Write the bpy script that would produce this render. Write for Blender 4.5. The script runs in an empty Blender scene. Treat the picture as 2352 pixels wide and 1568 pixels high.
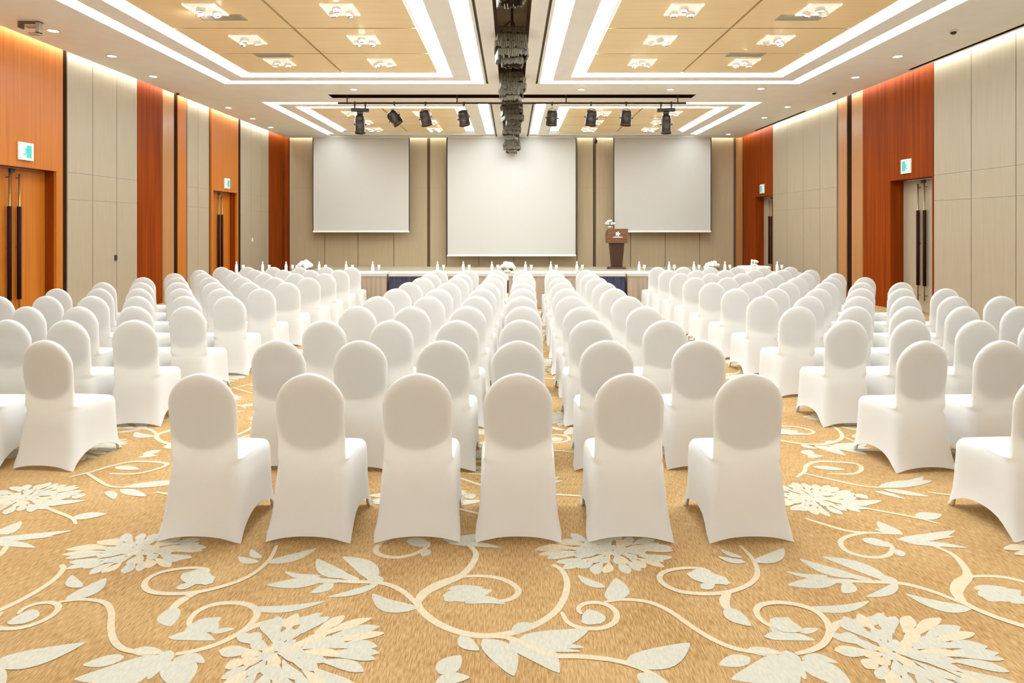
import bpy, bmesh, math, random
from mathutils import Vector, Matrix, noise
R = math.radians
random.seed(7)
S = bpy.context.scene
COL = S.collection

# ------------------------------------------------------------------ camera, world, exposure
CAMZ = 1.75
cam_d = bpy.data.cameras.new('camera'); cam = bpy.data.objects.new('camera', cam_d); COL.objects.link(cam)
cam.location = (0, 0, CAMZ); cam.rotation_euler = (R(90), 0, 0)
cam_d.sensor_width = 36; cam_d.lens = 1500 / 2352 * 36
cam_d.shift_y = -(784 - 520) / 2352; cam_d.clip_start = .05; cam_d.clip_end = 200
S.camera = cam
S.view_settings.view_transform = 'Standard'; S.view_settings.look = 'None'
S.view_settings.gamma = 1; S.view_settings.exposure = 1.58; S.view_settings.use_curve_mapping = False
w = bpy.data.worlds.new('world'); S.world = w; w.use_nodes = True
w.node_tree.nodes['Background'].inputs[0].default_value = (1, .95, .88, 1)
w.node_tree.nodes['Background'].inputs[1].default_value = 0.3
COVE = 6.6        # radiance of the cove strips
WASH = 9.0
FIX = 16.0

# ------------------------------------------------------------------ room measures (metres)
HC = 4.83; XL = -8.0; XR = 8.08; YB = 22.86; YF = -13.0

# ------------------------------------------------------------------ materials
def nmat(name):
    m = bpy.data.materials.new(name); m.use_nodes = True
    return m, m.node_tree, m.node_tree.nodes['Principled BSDF']
def pbr(name, col, rough=.6, metal=0, spec=.5, noise_amt=0, scale=(30, 30, 30), bump=0, emit=None, es=0, col2=None):
    m, t, b = nmat(name)
    b.inputs['Base Color'].default_value = (*col, 1); b.inputs['Roughness'].default_value = rough
    b.inputs['Metallic'].default_value = metal; b.inputs['Specular IOR Level'].default_value = spec
    if emit: b.inputs['Emission Color'].default_value = (*emit, 1); b.inputs['Emission Strength'].default_value = es
    if noise_amt or bump:
        tc = t.nodes.new('ShaderNodeTexCoord'); mp = t.nodes.new('ShaderNodeMapping'); mp.inputs['Scale'].default_value = scale
        n = t.nodes.new('ShaderNodeTexNoise'); n.inputs['Scale'].default_value = 1; n.inputs['Detail'].default_value = 4
        t.links.new(tc.outputs['Object'], mp.inputs[0]); t.links.new(mp.outputs[0], n.inputs['Vector'])
        if noise_amt:
            r = t.nodes.new('ShaderNodeValToRGB'); r.color_ramp.elements[0].position = .3; r.color_ramp.elements[1].position = .7
            c2 = col2 or tuple(c * (1 - noise_amt) for c in col)
            r.color_ramp.elements[0].color = (*c2, 1)
            r.color_ramp.elements[1].color = (*(min(1, c * (1 + noise_amt * .4)) for c in col), 1)
            t.links.new(n.outputs['Fac'], r.inputs[0]); t.links.new(r.outputs[0], b.inputs['Base Color'])
        if bump:
            bp = t.nodes.new('ShaderNodeBump'); bp.inputs['Strength'].default_value = bump; bp.inputs['Distance'].default_value = .01
            t.links.new(n.outputs['Fac'], bp.inputs['Height']); t.links.new(bp.outputs[0], b.inputs['Normal'])
    return m
def emis(name, col, s):
    m, t, b = nmat(name)
    b.inputs['Base Color'].default_value = (.8, .8, .8, 1)
    b.inputs['Emission Color'].default_value = (*col, 1); b.inputs['Emission Strength'].default_value = s
    return m
M = {}
M['ceiling'] = pbr('ceiling paint', (.90, .895, .87), .8, noise_amt=.03, scale=(3, 3, 3))
M['slotwhite'] = pbr('slot paint', (.88, .86, .82), .8)
M['dark'] = pbr('dark recess', (.03, .012, .006), .8, spec=.02)
M['groove'] = pbr('grey slot diffuser', (.18, .15, .10), .6)
M['trough'] = pbr('trough lining', (.22, .15, .085), .6, noise_amt=.3, scale=(2, 2, 2))
M['wood'] = pbr('amber veneer', (.48, .155, .016), .36, spec=.25, noise_amt=.18, scale=(22, 22, .5), col2=(.41, .115, .010))
M['wooddk'] = pbr('red brown veneer', (.25, .045, .003), .45, spec=.04, noise_amt=.3, scale=(16, 16, .4), col2=(.17, .024, .002))  # dark wall veneer; on the left door reveals it carries painted shade
M['woodlt'] = pbr('pale amber veneer', (.42, .19, .06), .3, noise_amt=.2, scale=(30, 30, .4))
M['woodceil'] = pbr('blond ceiling veneer', (.97, .80, .50), .4, noise_amt=.10, scale=(.8, 26, 6), col2=(.94, .72, .40))
M['seam'] = pbr('brown seam', (.16, .07, .02), .6, spec=.1)
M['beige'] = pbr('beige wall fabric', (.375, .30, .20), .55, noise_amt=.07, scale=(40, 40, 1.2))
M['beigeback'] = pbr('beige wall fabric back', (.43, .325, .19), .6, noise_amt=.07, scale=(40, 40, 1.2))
M['backing'] = pbr('wall backing', (.10, .065, .035), .8)
M['screen'] = pbr('screen vinyl', (.54, .51, .455), .85)
M['black'] = pbr('black metal', (.03, .022, .015), .45)
M['bronze'] = pbr('brown metal can', (.035, .02, .01), .4, metal=.1)
M['brass'] = pbr('antique brass', (.36, .24, .10), .3, metal=.8)
M['chrome'] = pbr('chrome', (.6, .6, .6), .25, metal=1)
M['grip'] = pbr('dark leather grip', (.03, .008, .004), .7, spec=.1)
M['white'] = pbr('white enamel', (.85, .82, .76), .5)
M['grille'] = pbr('grey vent', (.50, .46, .38), .6)
M['cloth'] = pbr('white cloth', (.52, .47, .40), .9)
M['taupe'] = pbr('taupe cloth', (.40, .30, .215), .9, noise_amt=.1, scale=(14, 14, .5))
M['navy'] = pbr('navy cloth', (.045, .045, .085), .8, noise_amt=.4, scale=(30, 30, .4))
M['cream'] = pbr('cream stage carpet', (.42, .36, .25), .95)
M['pinkcloth'] = pbr('blush cloth', (.78, .62, .54), .9)
M['lecwood'] = pbr('walnut', (.20, .085, .035), .4, noise_amt=.3, scale=(3, 3, 30))
M['lecdark'] = pbr('wenge', (.05, .014, .004), .45)
M['petal'] = pbr('white petal', (.88, .86, .78), .7)
M['green'] = pbr('dark leaf', (.06, .11, .035), .6)
M['glass'] = pbr('frosted glass', (.82, .84, .80), .15, spec=.8)
M['water'] = pbr('clear bottle plastic', (.74, .77, .72), .12, spec=.8)
M['cushion'] = pbr('tan vinyl cushion', (.27, .22, .135), .7)
M['crystal'] = pbr('smoked crystal', (.14, .11, .06), .5, noise_amt=.6, scale=(25, 25, 9), bump=.6)
M['crystaldk'] = pbr('bronze frame', (.06, .04, .02), .5)
M['cove'] = emis('cove light', (.89, 1, 1.09), COVE)
M['wash'] = emis('wall wash light', (.90, 1, 1.05), WASH)
M['lamp'] = emis('lamp glow', (1, .93, .80), FIX)
M['fixglow'] = pbr('lit white fixture', (.85, .8, .72), .5, emit=(1, .93, .82), es=.16)
M['lampb'] = emis('bright lamp glow', (1, .97, .92), 90)
M['lamps'] = emis('small lamp glow', (1, .95, .85), 5)
M['signface'] = pbr('sign face', (.45, .52, .50), .5, emit=(.9, 1, .97), es=.08)
M['signcyan'] = pbr('sign cyan', (.04, .38, .33), .5, emit=(.1, .9, .75), es=.08)
# stretch cover: thin white fabric, part of the light passes through
m, t, b = nmat('stretch fabric')
b.inputs['Base Color'].default_value = (.91, .895, .865, 1); b.inputs['Roughness'].default_value = .75
b.inputs['Specular IOR Level'].default_value = .25
tr = t.nodes.new('ShaderNodeBsdfTranslucent'); tr.inputs[0].default_value = (.92, .88, .80, 1)
mx = t.nodes.new('ShaderNodeMixShader'); mx.inputs[0].default_value = .37
out = t.nodes['Material Output']
t.links.new(b.outputs[0], mx.inputs[1]); t.links.new(tr.outputs[0], mx.inputs[2]); t.links.new(mx.outputs[0], out.inputs[0])
M['cover'] = m
# carpet ground
m, t, b = nmat('tan carpet')
tc = t.nodes.new('ShaderNodeTexCoord'); mp = t.nodes.new('ShaderNodeMapping'); mp.inputs['Scale'].default_value = (170, 22, 1)
n = t.nodes.new('ShaderNodeTexNoise'); n.inputs['Scale'].default_value = 1; n.inputs['Detail'].default_value = 3
n2 = t.nodes.new('ShaderNodeTexNoise'); n2.inputs['Scale'].default_value = 2.2; n2.inputs['Detail'].default_value = 3
r = t.nodes.new('ShaderNodeValToRGB')
r.color_ramp.elements[0].position = .32; r.color_ramp.elements[0].color = (.30, .162, .055, 1)
r.color_ramp.elements[1].position = .68; r.color_ramp.elements[1].color = (.50, .325, .15, 1)
ad = t.nodes.new('ShaderNodeMath'); ad.operation = 'MULTIPLY_ADD'; ad.inputs[1].default_value = .35; 
t.links.new(tc.outputs['Object'], mp.inputs[0]); t.links.new(mp.outputs[0], n.inputs['Vector']); t.links.new(tc.outputs['Object'], n2.inputs['Vector'])
sb = t.nodes.new('ShaderNodeMath'); sb.operation = 'SUBTRACT'; sb.inputs[1].default_value = .175
t.links.new(n2.outputs['Fac'], ad.inputs[0]); t.links.new(n.outputs['Fac'], ad.inputs[2]); t.links.new(ad.outputs[0], sb.inputs[0])
t.links.new(sb.outputs[0], r.inputs[0]); t.links.new(r.outputs[0], b.inputs['Base Color'])
b.inputs['Roughness'].default_value = .95; b.inputs['Specular IOR Level'].default_value = .1
M['carpet'] = m
M['scroll'] = pbr('cream carpet yarn', (.58, .48, .33), .95, spec=.1, noise_amt=.12, scale=(90, 30, 1))
M['leafyarn'] = pbr('ivory carpet yarn', (.50, .465, .37), .95, spec=.1, noise_amt=.12, scale=(90, 30, 1))
M['outline'] = pbr('umber carpet yarn', (.36, .20, .07), .95, spec=.1)

# ------------------------------------------------------------------ mesh helpers
class MB:
    def __init__(s): s.v = []; s.f = []; s.m = []
    def add(s, vs, fs, mi=0):
        o = len(s.v); s.v += [tuple(p) for p in vs]; s.f += [tuple(o + i for i in f) for f in fs]; s.m += [mi] * len(fs)
    def box(s, x0, x1, y0, y1, z0, z1, mi=0, xf=None):
        vs = [(x, y, z) for z in (z0, z1) for y in (y0, y1) for x in (x0, x1)]
        if xf: vs = [xf @ Vector(p) for p in vs]
        s.add(vs, [(0, 2, 3, 1), (4, 5, 7, 6), (0, 1, 5, 4), (2, 6, 7, 3), (0, 4, 6, 2), (1, 3, 7, 5)], mi)
    def tube(s, pts, r, n=8, mi=0, r2=None, cap=True):
        pts = [Vector(p) for p in pts]; rings = []
        for i, p in enumerate(pts):
            d = (pts[min(i + 1, len(pts) - 1)] - pts[max(i - 1, 0)]).normalized()
            a = d.orthogonal().normalized() if abs(d.z) < .99 else Vector((1, 0, 0)); a = (a - d * a.dot(d)).normalized(); bb = d.cross(a)
            rr = r if r2 is None else r + (r2 - r) * i / (len(pts) - 1)
            rings.append([p + a * math.cos(2 * math.pi * k / n) * rr + bb * math.sin(2 * math.pi * k / n) * rr for k in range(n)])
        vs = [q for g in rings for q in g]; fs = []
        for i in range(len(rings) - 1):
            for k in range(n): fs.append((i * n + k, i * n + (k + 1) % n, (i + 1) * n + (k + 1) % n, (i + 1) * n + k))
        if cap: fs.append(tuple(reversed(range(n)))); fs.append(tuple((len(rings) - 1) * n + k for k in range(n)))
        s.add(vs, fs, mi)
    def lathe(s, prof, c=(0, 0, 0), n=24, mi=0, xf=None):
        vs = []; fs = []
        for (r, z) in prof:
            for k in range(n):
                p = Vector((r * math.cos(2 * math.pi * k / n), r * math.sin(2 * math.pi * k / n), z))
                if xf: p = xf @ p
                vs.append(p + Vector(c))
        for i in range(len(prof) - 1):
            for k in range(n): fs.append((i * n + k, i * n + (k + 1) % n, (i + 1) * n + (k + 1) % n, (i + 1) * n + k))
        fs.append(tuple(reversed(range(n)))); fs.append(tuple((len(prof) - 1) * n + k for k in range(n)))
        s.add(vs, fs, mi)
    def build(s, name, mats, parent=None, smooth=False, bevel=0):
        me = bpy.data.meshes.new(name); me.from_pydata(s.v, [], s.f)
        if not isinstance(mats, (list, tuple)): mats = [mats]
        for q in mats: me.materials.append(q)
        me.polygons.foreach_set('material_index', s.m)
        if smooth: me.polygons.foreach_set('use_smooth', [True] * len(s.f))
        me.update()
        o = bpy.data.objects.new(name, me); COL.objects.link(o)
        if parent: o.parent = parent
        if bevel:
            md = o.modifiers.new('bevel', 'BEVEL'); md.width = bevel; md.segments = 2; md.limit_method = 'ANGLE'
        return o
def tag(o, label=None, cat=None, group=None, kind=None):
    if label: o['label'] = label
    if cat: o['category'] = cat
    if group: o['group'] = group
    if kind: o['kind'] = kind
    return o
def thing(name, label, cat, loc=(0, 0, 0), rz=0, group=None):
    o = bpy.data.objects.new(name, None); COL.objects.link(o); o.empty_display_size = .1
    o.location = loc; o.rotation_euler = (0, 0, rz)
    return tag(o, label, cat, group)
KIDS = {}
def dup(root, loc, rz, label, group=None):
    c = root.copy(); COL.objects.link(c); c.location = loc; c.rotation_euler = (0, 0, rz); c['label'] = label
    if group: c['group'] = group
    def rec(src, dst):
        for ch in [o for o in ALLKIDS(src)]:
            q = ch.copy(); COL.objects.link(q); q.parent = dst; rec(ch, q)
    rec(root, c); return c
_kc = {}
def ALLKIDS(o):
    if o.name not in _kc: _kc[o.name] = list(o.children)
    return _kc[o.name]

# ------------------------------------------------------------------ ceiling, one stepped mesh
COFF = [(4.1, 14.1), (16.2, 22.35), (-11.5, -2.2)]  # last pair: unseen lit coffers added behind the camera to brighten chair backs
OUT0, OUT1 = .60, 6.20
def cell(x, y):
    ax = abs(x)
    if x < XL + .16 or x > XR - .16 or y > YB - .16: return HC + .22, 1        # wall wash gap
    for y0, y1 in COFF:
        if y0 < y < y1 and OUT0 < ax < OUT1:
            d = min(ax - OUT0, OUT1 - ax, y - y0, y1 - y)
            if d < .26: return HC + .045, 1
            if d < .62: return HC, 0
            if d < .88: return HC + .06, 1
            return HC + .075, 4
        if y0 < y < y1:
            if .51 < ax < .55: return HC + .06, 2
            if ax < .27: return HC + .75, 3
    if ax < 4.3 and 15.25 < y < 15.66: return HC + .25, 5
    if 7.78 < x < 7.86 and (-12 < y < 12.85 or 17.4 < y < 21): return HC + .15, 5
    return HC, 0
xs = {XL, XL + .16, XR - .16, XR, -4.3, 4.3, 7.78, 7.86}
for a in (OUT0, OUT0 + .26, OUT0 + .62, OUT0 + .88, OUT1, OUT1 - .26, OUT1 - .62, OUT1 - .88, .51, .55, .27): xs |= {a, -a}
ys = {YF, YB, YB - .16, 15.25, 15.66, -12, 12.85, 17.4, 21}
for y0, y1 in COFF:
    for d in (0, .26, .62, .88): ys |= {y0 + d, y1 - d}
xs = sorted(xs); ys = sorted(ys)
mb = MB(); Z = {}
for i in range(len(xs) - 1):
    for j in range(len(ys) - 1):
        Z[i, j] = cell((xs[i] + xs[i + 1]) / 2, (ys[j] + ys[j + 1]) / 2)
for (i, j), (z, mi) in Z.items():
    x0, x1, y0, y1 = xs[i], xs[i + 1], ys[j], ys[j + 1]
    mb.add([(x0, y0, z), (x0, y1, z), (x1, y1, z), (x1, y0, z)], [(0, 1, 2, 3)], mi)
    for di, dj in ((1, 0), (0, 1)):
        k = (i + di, j + dj)
        if k in Z and abs(Z[k][0] - z) > 1e-4:
            z2, m2 = Z[k]; mm = mi if z > z2 else m2
            p, q = ((x1, y0), (x1, y1)) if di else ((x0, y1), (x1, y1))
            mb.add([(*p, z), (*q, z), (*q, z2), (*p, z2)], [(0, 1, 2, 3)], mm if mm != 4 else 1)
ceil = mb.build('ceiling', [M['ceiling'], M['slotwhite'], M['groove'], M['trough'], M['seam'], M['dark']])
tag(ceil, kind='structure')
# blond veneer panels set into the coffers
for s in (-1, 1):
    for ci, (y0, y1) in enumerate(COFF):
        ya, yb = y0 + .88, y1 - .88; n = {0: 6, 1: 3, 2: 5}[ci]
        yc = [yb - k * 1.5 for k in range(n)] + [ya] if ci == 0 else [yb - k * (yb - ya) / n for k in range(n + 1)]
        yc = [q for q in yc if q >= ya]
        for a in range(len(yc) - 1):
            for xa, xb in ((OUT0 + .88, 3.42), (3.42, OUT1 - .88)):
                if yc[a] - yc[a + 1] < .2: continue
                p = MB(); q = sorted((s * xa, s * xb)); p.box(q[0] + .02, q[1] - .02, yc[a + 1] + .022, yc[a] - .022, HC + .02, HC + .073)
                p.build('ceiling_panel', M['woodceil'], ceil)
# cove lights in the slots; those behind the camera are added, out of view
side = {-1: 'left', 1: 'right'}; nf = ['near', 'far', 'added unseen rear']
for s in (-1, 1):
    for ci, (y0, y1) in enumerate(COFF):
        for wh, d0 in (('outer', 0), ('inner', .62)):
            p = MB(); a0, a1, b0, b1 = OUT0 + d0, OUT1 - d0, y0 + d0, y1 - d0; e = .02; g = .24; z0, z1 = HC + .022, HC + .040
            go = g if wh == 'outer' else .10; gf = .20 if wh == 'outer' else .10; b1 = b1 - (.45 if ci == 1 else 0)
            segs_ = [(a0 + e, a0 + g, b0 + e, b1 - e), (a1 - go, a1 - e, b0 + e, b1 - e), (a0 + g, a1 - go, b0 + e, b0 + g)]
            if ci != 1: segs_.append((a0 + g, a1 - go, b1 - gf, b1 - e))
            for (xa, xb, ya, yb) in segs_:
                q = sorted((s * xa, s * xb)); p.box(q[0], q[1], ya, yb, z0, z1)
            o = p.build('cove_light', M['cove'])
            tag(o, 'white %s cove light strip around the %s %s ceiling coffer' % (wh, nf[ci], side[s]), 'cove light', 'cove lights of the ceiling coffers')
# wall wash strips
for nm, (xa, xb, ya, yb) in {'left': (XL + .08, XL + .13, YF + .1, YB - .12), 'right': (XR - .13, XR - .08, YF + .1, YB - .12), 'back': (XL + .2, XR - .2, YB - .14, YB - .10)}.items():
    p = MB(); p.box(xa, xb, ya, yb, HC + .17, HC + .20)
    tag(p.build('wash_light', M['wash']), 'thin light strip hidden in the ceiling gap along the %s wall' % nm, 'wash light')

# ------------------------------------------------------------------ walls
def panels_x(mb, x, inward, segs, splits=(2.24, 2.73), z1=HC + .21, dep=.05):
    """segs: (y0,y1,mat) flush panels standing on a side wall; inward = +1 for the left wall"""
    for (y0, y1, mi) in segs:
        zz = [0] + list(splits) + [z1] if mi == 0 else [0, z1]
        for a in range(len(zz) - 1):
            X = sorted((x, x - inward * dep)); g = .008
            mb.box(X[0], X[1], y0 + g, y1 - g, zz[a] + .002, zz[a + 1] - .002, mi)
DOORTOP = 2.72
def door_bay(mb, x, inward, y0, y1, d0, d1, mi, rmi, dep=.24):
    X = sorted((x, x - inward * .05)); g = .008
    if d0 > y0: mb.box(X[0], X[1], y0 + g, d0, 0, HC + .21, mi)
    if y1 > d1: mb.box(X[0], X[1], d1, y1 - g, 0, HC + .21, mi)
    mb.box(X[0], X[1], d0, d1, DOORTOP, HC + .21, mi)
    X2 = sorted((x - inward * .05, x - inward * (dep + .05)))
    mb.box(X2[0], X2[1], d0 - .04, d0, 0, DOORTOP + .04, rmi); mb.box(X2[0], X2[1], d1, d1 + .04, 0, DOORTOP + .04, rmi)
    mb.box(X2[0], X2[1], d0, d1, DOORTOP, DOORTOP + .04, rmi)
WM = [M['beige'], M['wood'], M['wooddk'], M['backing'], M['woodlt'], M['dark']]
# left wall
mb = MB()
beg = [YF + .7 * k for k in range(0, 2)]
segs = [(YF + .7 * k, YF + .7 * (k + 1), 0) for k in range(40) if YF + .7 * (k + 1) < 9.0]
last = segs[-1][1]
segs += [(11.75, 12.46, 0), (12.46, 13.22, 0), (13.22, 13.94, 0), (13.94, 14.93, 2), (14.95, 15.46, 4), (15.63, 16.04, 1),
         (16.09, 16.64, 0), (16.64, 17.24, 0), (19.26, 20.03, 0), (20.03, 20.83, 0), (20.83, 21.47, 0), (21.47, YB - .05, 2)]
panels_x(mb, XL, 1, segs)
door_bay(mb, XL, 1, last, 11.64, 9.91, 11.47, 1, 2)  # left door reveals: same wood as the bay, recess shade put into darker colour
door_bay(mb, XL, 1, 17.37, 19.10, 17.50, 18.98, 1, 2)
def backing(mb, x0, x1, holes):
    ycur = YF
    for a, b in holes:
        mb.box(x0, x1, ycur, a, 0, HC + .22, 3); mb.box(x0, x1, a, b, DOORTOP + .04, HC + .22, 3); ycur = b
    mb.box(x0, x1, ycur, YB, 0, HC + .22, 3)
backing(mb, XL - .12, XL - .05, [(9.87, 11.51), (17.46, 19.02)])
mb.box(XL - .05, XL - .01, 11.65, 11.74, 0, HC + .2, 5); mb.box(XL - .05, XL - .01, 15.47, 15.62, 0, HC + .2, 5); mb.box(XL - .05, XL - .01, 19.11, 19.25, 0, HC + .2, 5)
wl = tag(mb.build('wall_left', WM), kind='structure')
# right wall
mb = MB()
segs = [(12.51 - 1.02 * (k + 1), 12.51 - 1.02 * k, 0) for k in range(30) if 12.51 - 1.02 * (k + 1) > YF]
segs += [(15.76, 16.18, 4), (15.04, 15.54, 4), (16.25, 17.14, 0), (17.14, 18.12, 0), (18.12, 19.18, 0), (19.18, 20.23, 0)]
panels_x(mb, XR, -1, segs)
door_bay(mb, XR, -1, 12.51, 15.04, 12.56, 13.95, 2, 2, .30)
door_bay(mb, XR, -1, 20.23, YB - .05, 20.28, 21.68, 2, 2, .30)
backing(mb, XR + .05, XR + .12, [(12.52, 13.99), (20.24, 21.72)])
mb.box(XR + .01, XR + .05, 15.55, 15.75, 0, HC + .2, 5)
wr = tag(mb.build('wall_right', WM), kind='structure')
# back wall
mb = MB(); px = lambda p: (p - 1176) / 65.6
bk = [(-7.98, px(665), 2), (px(666), px(747), 0), (px(747), px(823), 0), (px(823), px(905), 0), (px(905), px(982), 0), (px(988), px(1026), 0),
      (px(1026), px(1100), 0), (px(1100), px(1180), 0), (px(1180), px(1262), 0), (px(1262), px(1325), 0), (px(1325), px(1362), 0), (px(1368), px(1410), 0), (px(1410), px(1448), 0),
      (px(1448), px(1527), 0), (px(1527), px(1606), 0), (px(1606), px(1684), 0), (px(1689), 8.06, 4)]
for (x0, x1, mi) in bk:
    zz = [0, 3.1, HC + .21] if mi == 0 else [0, HC + .21]
    for a in range(len(zz) - 1): mb.box(x0 + .009, x1 - .009, YB - .05, YB, zz[a] + .002, zz[a + 1] - .002, mi)
mb.box(XL - .12, XR + .12, YB, YB + .08, 0, HC + .22, 3)
tag(mb.build('wall_back', [M['beigeback']] + WM[1:]), kind='structure')
mb = MB(); mb.box(XL - .12, XR + .12, YF - .1, YF, 0, HC + .22, 0)
tag(mb.build('wall_front', [M['beige']]), kind='structure')

# doors: two leaves each, with tall pull bars
def door(n, x, inward, d0, d1, leaf, dep):
    mid = (d0 + d1) / 2; xf = x - inward * dep
    r = bpy.data.objects.new('door_%d' % n, None); COL.objects.link(r); r.location = (xf, mid, 0); tag(r, kind='structure')
    for s in (-1, 1):
        p = MB(); ya, yb = sorted((s * .006, s * ((d1 - d0) / 2 - .004)))
        X = sorted((0, -inward * .045)); p.box(X[0], X[1], ya, yb, .01, DOORTOP - .01)
        lf = p.build('door_leaf', leaf, r)
        p = MB(); yy = s * .105; xx = inward * .055
        p.tube([(xx, yy, .25), (xx, yy, 2.62)], .014, 10)
        for zz in (.35, 1.4, 2.55): p.tube([(0, yy, zz), (xx, yy, zz)], .009, 8)
        h = p.build('door_handle', M['brass'], lf, True)
        p = MB(); p.tube([(xx, yy, .55), (xx, yy, 2.08)], .032, 12); p.build('grip', M['grip'], h, True)
    p = MB(); X = sorted((0, inward * .03)); p.box(X[0], X[1], -.05, .05, DOORTOP - .09, DOORTOP - .02); p.build('door_closer', M['black'], r)
    return r
door(1, XL, 1, 9.91, 11.47, M['wood'], .20)
door(2, XL, 1, 17.50, 18.98, M['wood'], .20)
door(3, XR, -1, 12.56, 13.95, M['beige'], .28)
door(4, XR, -1, 20.28, 21.68, M['beige'], .28)

# floor with woven floral pattern --------------------------------------------------
def F(px_, py_):
    Y = 1500 * CAMZ / (py_ - 520.0); return Vector(((px_ - 1176) * Y / 1500, Y))
PAT = []   # (material index, polygon in floor metres)
def catmull(p, n=7):
    out = []; q = [p[0] * 2 - p[1]] + p + [p[-1] * 2 - p[-2]]
    for i in range(1, len(q) - 2):
        for k in range(n):
            t_ = k / n; a, b_, c, d = q[i - 1], q[i], q[i + 1], q[i + 2]
            out.append(.5 * ((2 * b_) + (c - a) * t_ + (2 * a - 5 * b_ + 4 * c - d) * t_ ** 2 + (3 * b_ - a - 3 * c + d) * t_ ** 3))
    out.append(p[-1]); return out
def stroke(pts, wd=.030, mi=1):
    P = catmull([F(*q) for q in pts]); n = len(P); L = []; Rr = []
    for i, p in enumerate(P):
        d = (P[min(i + 1, n - 1)] - P[max(i - 1, 0)]).normalized(); nn = Vector((-d.y, d.x))
        ww = wd / 2 * (.55 + .45 * math.sin(math.pi * min(1, max(0, i / (n - 1))) ) ** .5)
        L.append(p + nn * ww); Rr.append(p - nn * ww)
    for i in range(n - 1): PAT.append((mi, [Rr[i], Rr[i + 1], L[i + 1], L[i]]))
def leafp(a, b_, wd, bend=.12, mi=2, tp=.8):
    """leaf from a to b (floor metres)"""
    d = b_ - a; L = d.length; d.normalize(); nn = Vector((-d.y, d.x)); N = 9; up = []; dn = []
    for i in range(N + 1):
        t_ = i / N; c = a + d * L * t_ + nn * bend * L * math.sin(math.pi * t_)
        ww = wd / 2 * (math.sin(math.pi * t_ ** tp) ** .8 if 0 < t_ < 1 else 0) + .004
        up.append(c + nn * ww); dn.append(c - nn * ww)
    for i in range(N): PAT.append((mi, [dn[i], dn[i + 1], up[i + 1], up[i]]))
def leaf(p, q, wd, bend=.12): leafp(F(*p), F(*q), wd, bend)
def flower(c, sx, sy, seed, off=(0, 0)):
    rd = random.Random(seed)
    for (r0, r1, n, wd) in ((.46, 1.0, 27, .056), (.20, .60, 17, .050), (.02, .30, 9, .044)):
        for k in range(n):
            a = 2 * math.pi * (k + rd.uniform(-.25, .25)) / n; q0 = r0 * rd.uniform(.92, 1.05); q1 = r1 * rd.uniform(.82, 1.06)
            p0 = Vector((c.x + off[0] * (1 - q0) + math.cos(a) * sx * q0, c.y + off[1] * (1 - q0) + math.sin(a) * sy * q0))
            a2 = a + rd.uniform(-.06, .06); p1 = Vector((c.x + off[0] * (1 - q1) + math.cos(a2) * sx * q1, c.y + off[1] * (1 - q1) + math.sin(a2) * sy * q1))
            leafp(p0, p1, wd * (.85 if (k + n) % 2 else 1), rd.uniform(-.10, .10), 2 if rd.random() < .7 else 1, 1.5)
# big scroll
stroke([(1085, 1256), (1093, 1277), (1080, 1300), (1055, 1322), (1010, 1338), (975, 1358), (960, 1380), (968, 1402), (1000, 1428), (1040, 1447), (1085, 1458), (1130, 1460), (1190, 1450), (1240, 1430), (1275, 1405), (1295, 1375), (1303, 1345), (1298, 1322), (1285, 1305), (1268, 1297)], .036)
stroke([(1055, 1324), (1110, 1323), (1150, 1329), (1180, 1343), (1191, 1358), (1180, 1372), (1155, 1380), (1110, 1379)], .030)
leaf((1017, 1368), (1130, 1356), .105, -.06); leaf((1068, 1384), (1160, 1387), .055, .16); leaf((1030, 1352), (1108, 1350), .05, 0); leaf((1022, 1380), (1060, 1362), .06, 0)
stroke([(963, 1395), (950, 1380), (925, 1358), (890, 1342), (850, 1337), (800, 1336), (740, 1331)], .030)
leaf((745, 1331), (614, 1344), .085, .03); leaf((735, 1323), (655, 1313), .035, .12); leaf((800, 1326), (728, 1284), .085, .10); leaf((862, 1332), (788, 1279), .10, -.10)
leaf((880, 1334), (845, 1316), .055); leaf((765, 1337), (714, 1362), .06, .1); leaf((870, 1340), (755, 1371), .045, .08); leaf((958, 1398), (855, 1364), .085, .16)
leaf((790, 1334), (700, 1326), .03, .1); leaf((825, 1332), (770, 1306), .04, .1)
stroke([(1290, 1406), (1305, 1430), (1335, 1442), (1380, 1443), (1410, 1430), (1416, 1410), (1400, 1392), (1370, 1384), (1342, 1387), (1329, 1398), (1335, 1411)], .028)
leaf((1378, 1433), (1350, 1400), .10, .05); leaf((1335, 1428), (1385, 1425), .045, 0)
stroke([(1388, 1383), (1430, 1377), (1490, 1383), (1540, 1405), (1590, 1440), (1640, 1470), (1690, 1490), (1740, 1498), (1790, 1499)], .028)
leaf((1398, 1379), (1416, 1328), .10, -.14); leaf((1390, 1349), (1328, 1322), .05, .1)
leaf((1190, 1470), (1352, 1446), .12, -.10); leaf((1110, 1468), (1180, 1552), .11, .10); leaf((1170, 1474), (1285, 1545), .12, .14); leaf((1058, 1460), (1100, 1494), .06, -.1)
leaf((1175, 1452), (1232, 1434), .055, .1); leaf((1160, 1466), (1332, 1496), .03, -.06); leaf((1230, 1478), (1340, 1487), .035, .0)
stroke([(1130, 1462), (1180, 1468), (1230, 1490), (1275, 1506), (1330, 1508), (1400, 1515), (1460, 1530), (1510, 1555), (1540, 1578)], .028)
leaf((1438, 1522), (1584, 1478), .12, -.10); leaf((1465, 1548), (1530, 1592), .08, .1)
leaf((1008, 1548), (1058, 1506), .09, 0); leaf((1000, 1570), (1078, 1556), .06, .1)
stroke([(1700, 1253), (1728, 1283), (1740, 1313), (1730, 1335), (1700, 1352), (1660, 1362), (1610, 1364), (1560, 1358), (1525, 1342), (1515, 1325), (1530, 1312), (1570, 1305), (1610, 1306), (1632, 1314)], .030)
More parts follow.
